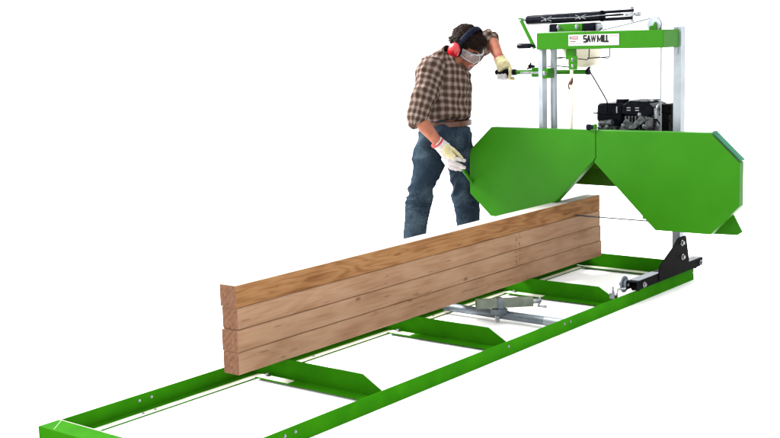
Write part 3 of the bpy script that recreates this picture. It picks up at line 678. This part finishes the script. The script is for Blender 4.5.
m.tube([V((3.405, 1.375, 0.981)), V((3.407, 1.383, 1.027)), V((3.410, 1.398, 1.102)), J['chest'], V((3.432, 1.410, 1.263)), V((3.441, 1.415, 1.324)), V((3.452, 1.410, 1.358)), V((3.464, 1.399, 1.379))],
       [(.156, .130), (.164, .140), (.172, .140), (.180, .138), (.178, .134), (.148, .112), (.098, .088), (.066, .066)], 40, side=SB, cap=False)
m.ell(J['sh_r'], (.068, .068, .068)); m.ell(J['sh_l'], (.068, .068, .068))
def vee(c, n):
    a = folds(.013, 11, 5, D(.6, 0, .8))(c, n); q = V((c.x * 9 + c.z * 9, c.y * 9, c.z * 6)); r = 1 - abs(noise.noise(q)) * 4
    return a + .008 * max(-1, r)
sme = organic(m, .007, 6, disp=vee)
tref = D(.5, .85, 0)
bones = [(V((3.400, 1.372, 0.947)), V((3.448, 1.412, 1.349)), .13, tref)]; bone_r = [(J['sh_r'], J['el_r'], .07, tref)]; bone_l = [(J['sh_l'], J['el_l'], .06, tref)]
attr(sme, bones)
SHIRT = place(sme, 'shirt', PLAID, PS)
m = MB(); a_, b_ = J['sh_r'], J['el_r']
m.tube([a_ + V((0, 0, .045)) - SB * .02, a_.lerp(b_, .06), a_.lerp(b_, .35), a_.lerp(b_, .7), b_, V((3.096, 1.376, 0.995))], [.070, .084, .076, .068, .060, .054], 28)
me_ = organic(m, .006, 5, disp=folds(.013, 12, 7, D(.8, 0, .6))); attr(me_, bone_r); place(me_, 'sleeve', PLAID, SHIRT)
m = MB(); a_, b_ = J['sh_l'], J['el_l']
m.tube([a_ - (b_ - a_) * .15, a_, a_.lerp(b_, .5), b_, b_.lerp(J['wr_l'], .10)], [.070, .082, .072, .061, .055], 28, cap=True)
me_ = organic(m, .006, 5, disp=folds(.013, 12, 7, D(.6, 0, .8))); attr(me_, bone_l); place(me_, 'sleeve', PLAID, SHIRT)
# rolled cuffs
m = MB()
ax_r = (V((3.095, 1.376, 0.989)) - J['el_r']).normalized()
m.tube([V((3.093, 1.385, 1.019)), V((3.093, 1.373, 1.001)), V((3.093, 1.359, 0.980))], [(.056, .054), (.062, .058), (.055, .052)], 24, cap=False)
cme = organic(m, .006, 5, disp=folds(.006, 16, 40, ax_r)); attr(cme, bone_r); place(cme, 'shirt_cuff', PLAID, SHIRT)
m = MB(); m.tube([V((3.934, 1.407, 1.480)), V((3.920, 1.383, 1.454))], [.060, .056], 24)
cme = organic(m, .006, 5, disp=folds(.005, 16, 40, ax_r)); attr(cme, bone_l); place(cme, 'shirt_cuff', PLAID, SHIRT)
# collar
nb = V((3.472, 1.386, 1.366)); nd = (D(.62, .38, .68)).normalized()
sx = (SB - nd * SB.dot(nd)).normalized(); sy = nd.cross(sx)
if sy.dot(Fh) < 0: sy = -sy
m = MB(); inner = []; outer = []
n_ = 36; vs = []; fs = []
for i in range(n_ + 1):
    t = math.radians(-158 + 316 * i / n_); dr = sx * math.sin(t) - sy * math.cos(t); bk = math.cos(t)
    fr_ = max(0, -bk)
    lo_ = nb + dr * .070 - nd * (.015 + .035 * fr_) + sy * .01 * fr_
    hi_ = nb + dr * (.072 + .004 * bk) + nd * (.016 + .014 * bk - .022 * fr_)
    fo_ = nb + dr * (.090 + .016 * fr_) - nd * (.022 + .050 * fr_)
    vs += [lo_, hi_, hi_ + dr * .005 + nd * .001, fo_, fo_ - dr * .003 + nd * .003, hi_ + dr * .002 - nd * .004]
for i in range(n_):
    for k in range(6): fs.append((i * 6 + k, i * 6 + (k + 1) % 6, i * 6 + 6 + (k + 1) % 6, i * 6 + 6 + k))
fs += [tuple(range(6)), tuple(n_ * 6 + k for k in range(5, -1, -1))]
m.add(vs, fs); colm = m.mesh('collar'); attr(colm, [(nb - nd, nb + nd, .1, tref)])
for a__ in colm.attributes['cloth'].data: a__.vector = a__.vector * 1.0
place(colm, 'collar', PLAID, SHIRT)
m = MB(); m.tube([nb - nd * .06 + sy * .004, nb - nd * .010 + sy * .008], [.066, .064], 28); m.build('undershirt', UNDER, PS)
# shirt front placket and buttons
# jeans
m = MB()
hipc = (J['hip_r'] + J['hip_l']) / 2
m.tube([V((3.402, 1.373, 0.959)), V((3.392, 1.375, 0.916)), V((3.377, 1.381, 0.867)), V((3.381, 1.378, 0.811))], [(.156, .128), (.166, .138), (.174, .148), (.165, .135)], 36, side=SB, cap=False)
hr1, kr, ar = J['hip_r'], J['knee_r'], J['ank_r']
m.tube([V((3.326, 1.396, 0.934)), V((3.291, 1.403, 0.880)), V((3.256, 1.403, 0.803)), V((3.214, 1.397, 0.695)), V((3.171, 1.407, 0.588)), V((3.159, 1.429, 0.482)), V((3.150, 1.454, 0.343)), V((3.138, 1.468, 0.211)), V((3.136, 1.478, 0.109))],
       [.080, .108, .107, .092, .078, .074, .069, .068, .070], 28, side=SB)
m.tube([V((3.466, 1.381, 0.923)), V((3.498, 1.375, 0.863)), V((3.523, 1.371, 0.779)), V((3.551, 1.371, 0.661)), V((3.576, 1.375, 0.542)), V((3.581, 1.366, 0.431)), V((3.582, 1.354, 0.289)), V((3.575, 1.345, 0.153)), V((3.572, 1.337, 0.069))],
       [.080, .100, .098, .088, .078, .076, .074, .071, .073], 28, side=SB)
def jf(c, n):
    kn = math.exp(-((c.z - .52) / .10) ** 2); lw = max(0, .36 - c.z) / .36; cr = math.exp(-((c.z - .82) / .08) ** 2)
    big = noise.noise(V((c.x * 7, c.y * 7, c.z * 5 + 3)))
    q = V((c.x * 8, c.y * 8, c.z * 20)); w_ = 1 - abs(noise.noise(q + V((0, 0, 1.5 * big)))) * 3
    q2 = V((c.x * 5 + c.z * 7, c.y * 5, c.z * 9)); d_ = 1 - abs(noise.noise(q2)) * 3
    return .011 * big + .011 * max(-1, w_) * (kn + 1.5 * lw) + .011 * max(-1, d_) * (.45 + cr)
JEANS = place(organic(m, .007, 6, disp=jf), 'jeans', DENIM, PS)
# belt
bc = V((3.403, 1.372, 0.964)); m = MB()
rr = []
for z_, ex in ((-.018, 0), (.018, 0)):
    pass
def bring(ctr, ex, tz):
    out = []
    for j in range(48):
        t = 2 * math.pi * j / 48; sy = UPv.cross(SB)
        out.append(ctr + SB * (.160 + ex) * math.cos(t) + sy * (.133 + ex) * math.sin(t) + UPv * (tz + .02 * 0))
    return out
R0 = [bring(bc, .001, -.016), bring(bc, .005, -.014), bring(bc, .005, .015), bring(bc, .001, .017)]
m.rings(R0); 
blt = m.build('belt', LEATHER, PS)
# boots
for s, kk in (('r', (411.5, 262)), ('l', (470, 259))):
    a = J['ank_' + s]; base = V((a.x, a.y, 0)); fd = D(.75, .62, 0).normalized(); sdv = UPv.cross(fd)
    m = MB(); m.tube([base + fd * -.06 + UPv * .05, base + fd * .02 + UPv * .055, base + fd * .10 + UPv * .045, base + fd * .17 + UPv * .038, base + fd * .20 + UPv * .034], [(.044, .040), (.050, .044), (.044, .046), (.036, .044), (.026, .032)], 20, side=UPv, cap=True)
    m.tube([base + UPv * .05, base + UPv * .14], [.050, .048], 20)
    bm_ = organic(m, .006, 5)
    for v in bm_.vertices: v.co.z = max(v.co.z, .012)
    bt = place(bm_, 'boot', BOOT, PS)
    m = MB(); sp_ = []
    for j in range(28):
        t = 2 * math.pi * j / 28; c_ = math.cos(t); w_ = .046 + .004 * c_
        sp_.append(base + fd * (.062 + .148 * c_) + sdv * w_ * math.sin(t) + UPv * .001)
    m.prism(sp_, (0, 0, .022)); m.build('boot_sole', RUBBER, bt, bevel=.003)
# gloves
def finger(mb, pts, r0, r1):
    n = len(pts); mb.tube([V(p) for p in pts], [r0 + (r1 - r0) * i / (n - 1) for i in range(n)], 14, cap=True)
# near (right) hand round the feed lever
m = MB()
m.tube([V((3.126, 1.259, 0.875)), V((3.145, 1.247, 0.855)), V((3.169, 1.235, 0.829)), V((3.197, 1.223, 0.794))], [(.040, .040), (.039, .034), (.044, .029), (.043, .024)], 24, side=D(-.6, .25, -.7), cap=False)
finger(m, [(3.171, 1.213, 0.784), (3.190, 1.185, 0.770), (3.228, 1.168, 0.762), (3.268, 1.156, 0.750)], .0135, .0105)
finger(m, [(3.172, 1.225, 0.772), (3.185, 1.194, 0.747), (3.227, 1.179, 0.731), (3.269, 1.161, 0.709)], .0140, .0110)
finger(m, [(3.177, 1.240, 0.761), (3.188, 1.211, 0.727), (3.224, 1.193, 0.710), (3.262, 1.183, 0.696)], .0135, .0105)
finger(m, [(3.185, 1.256, 0.766), (3.191, 1.232, 0.729), (3.221, 1.220, 0.707), (3.253, 1.210, 0.695)], .0120, .0095)
gw = place(organic(m, .0034, 4, disp=lambda c, n: .0016 * noise.noise(c * 70) + .0018 * (1 - 3 * abs(noise.noise(c * 28)))), 'glove', GLOVE_W, PS, 'white cotton glove on the lower hand')
m = MB()
finger(m, [(3.151, 1.237, 0.855), (3.173, 1.216, 0.842), (3.208, 1.200, 0.821), (3.241, 1.184, 0.790), (3.260, 1.169, 0.762)], .0200, .0115)
m.tube([V((3.148, 1.227, 0.841)), V((3.165, 1.207, 0.809)), V((3.189, 1.181, 0.778))], [(.027, .020), (.026, .016), (.018, .012)], 16, cap=True)
place(organic(m, .0034, 4, disp=lambda c, n: .0014 * noise.noise(c * 70)), 'glove_palm', GLOVE_Y, gw)
m = MB(); wd = (V((3.150, 1.247, 0.849)) - V((3.127, 1.259, 0.878))).normalized(); w0 = V((3.129, 1.256, 0.870)); m.tube([w0 - wd * .006, w0 + wd * .006], .0425, 28); m.build('glove_cuff', CUFF, gw)
# far (left) hand on the push handle
m = MB()
m.tube([V((3.808, 1.246, 1.353)), V((3.798, 1.228, 1.331)), V((3.783, 1.201, 1.306)), V((3.778, 1.185, 1.284))], [(.036, .036), (.038, .034), (.045, .028), (.044, .020)], 24, side=D(.9, 0, .35), cap=False)
finger(m, [(3.796, 1.166, 1.299), (3.778, 1.143, 1.278), (3.774, 1.142, 1.250), (3.787, 1.160, 1.227)], .0130, .0110)
gy = place(organic(m, .0034, 4, disp=lambda c, n: .0018 * noise.noise(c * 60) + .0022 * (1 - 3 * abs(noise.noise(c * 26)))), 'glove', GLOVE_Y, PS, 'cream glove gripping the push handle')
m = MB()
finger(m, [(3.832, 1.215, 1.266), (3.822, 1.210, 1.234), (3.792, 1.192, 1.221), (3.760, 1.174, 1.232), (3.754, 1.171, 1.244)], 0.0135, 0.0120)
finger(m, [(3.820, 1.231, 1.267), (3.810, 1.226, 1.235), (3.780, 1.208, 1.221), (3.747, 1.190, 1.233), (3.741, 1.187, 1.244)], 0.0133, 0.0118)
finger(m, [(3.806, 1.248, 1.268), (3.796, 1.243, 1.236), (3.766, 1.225, 1.222), (3.734, 1.206, 1.233), (3.728, 1.204, 1.245)], 0.0120, 0.0105)
place(organic(m, .0034, 3), 'glove_fingers', GLOVE_W, gy)
m = MB(); finger(m, [(3.831, 1.216, 1.282), (3.837, 1.198, 1.244), (3.809, 1.172, 1.224), (3.802, 1.139, 1.221)], .0150, .0115); place(organic(m, .0034, 3), 'glove_thumb', GLOVE_Y, gy)
m = MB(); w0 = V((3.806, 1.243, 1.349)); wd = (V((3.798, 1.228, 1.331)) - V((3.808, 1.246, 1.353))).normalized(); m.tube([w0 - wd * .007, w0 + wd * .004], .0385, 28); m.build('glove_cuff', CUFF, gy)

# ------------------------------------------------------------------ light
w = bpy.data.worlds.new('World'); SC.world = w; w.use_nodes = True
w.node_tree.nodes['Background'].inputs[0].default_value = (1, 1, 1, 1); w.node_tree.nodes['Background'].inputs[1].default_value = 2.45
def area(loc, tgt, size, power, col=(1, 1, 1)):
    l = bpy.data.lights.new('softbox', 'AREA'); l.shape = 'SQUARE'; l.size = size; l.energy = power; l.color = col
    o = bpy.data.objects.new('softbox', l); COL.objects.link(o); o.location = loc
    o.rotation_euler = (V(tgt) - V(loc)).to_track_quat('-Z', 'Y').to_euler(); return o
T0 = V((3.0, .9, .6))
area(T0 - RTv * 4.2 + V((.782, .623, 0)) * 2.2 + V((0, 0, 3.9)), T0, 2.0, 1900, (1, .985, .96))

# ------------------------------------------------------------------ camera
r_ = V((.6203, -.7838, -.0294)); u_ = V((.1377, .0719, .9879)); r_.normalize(); u_ = (u_ - r_ * u_.dot(r_)).normalized(); b_c = r_.cross(u_)
cam = bpy.data.cameras.new('Camera'); co_ = bpy.data.objects.new('Camera', cam); COL.objects.link(co_)
co_.matrix_world = Matrix(((r_.x, u_.x, b_c.x, -2.772), (r_.y, u_.y, b_c.y, -3.0755), (r_.z, u_.z, b_c.z, 1.541), (0, 0, 0, 1)))
cam.lens = 56.10; cam.sensor_width = 36; cam.clip_end = 300; cam.clip_start = .05
SC.camera = co_
SC.view_settings.view_transform = 'Standard'; SC.view_settings.look = 'None'; SC.view_settings.exposure = .06; SC.view_settings.gamma = 1
SC.render.resolution_x = 1024; SC.render.resolution_y = 575
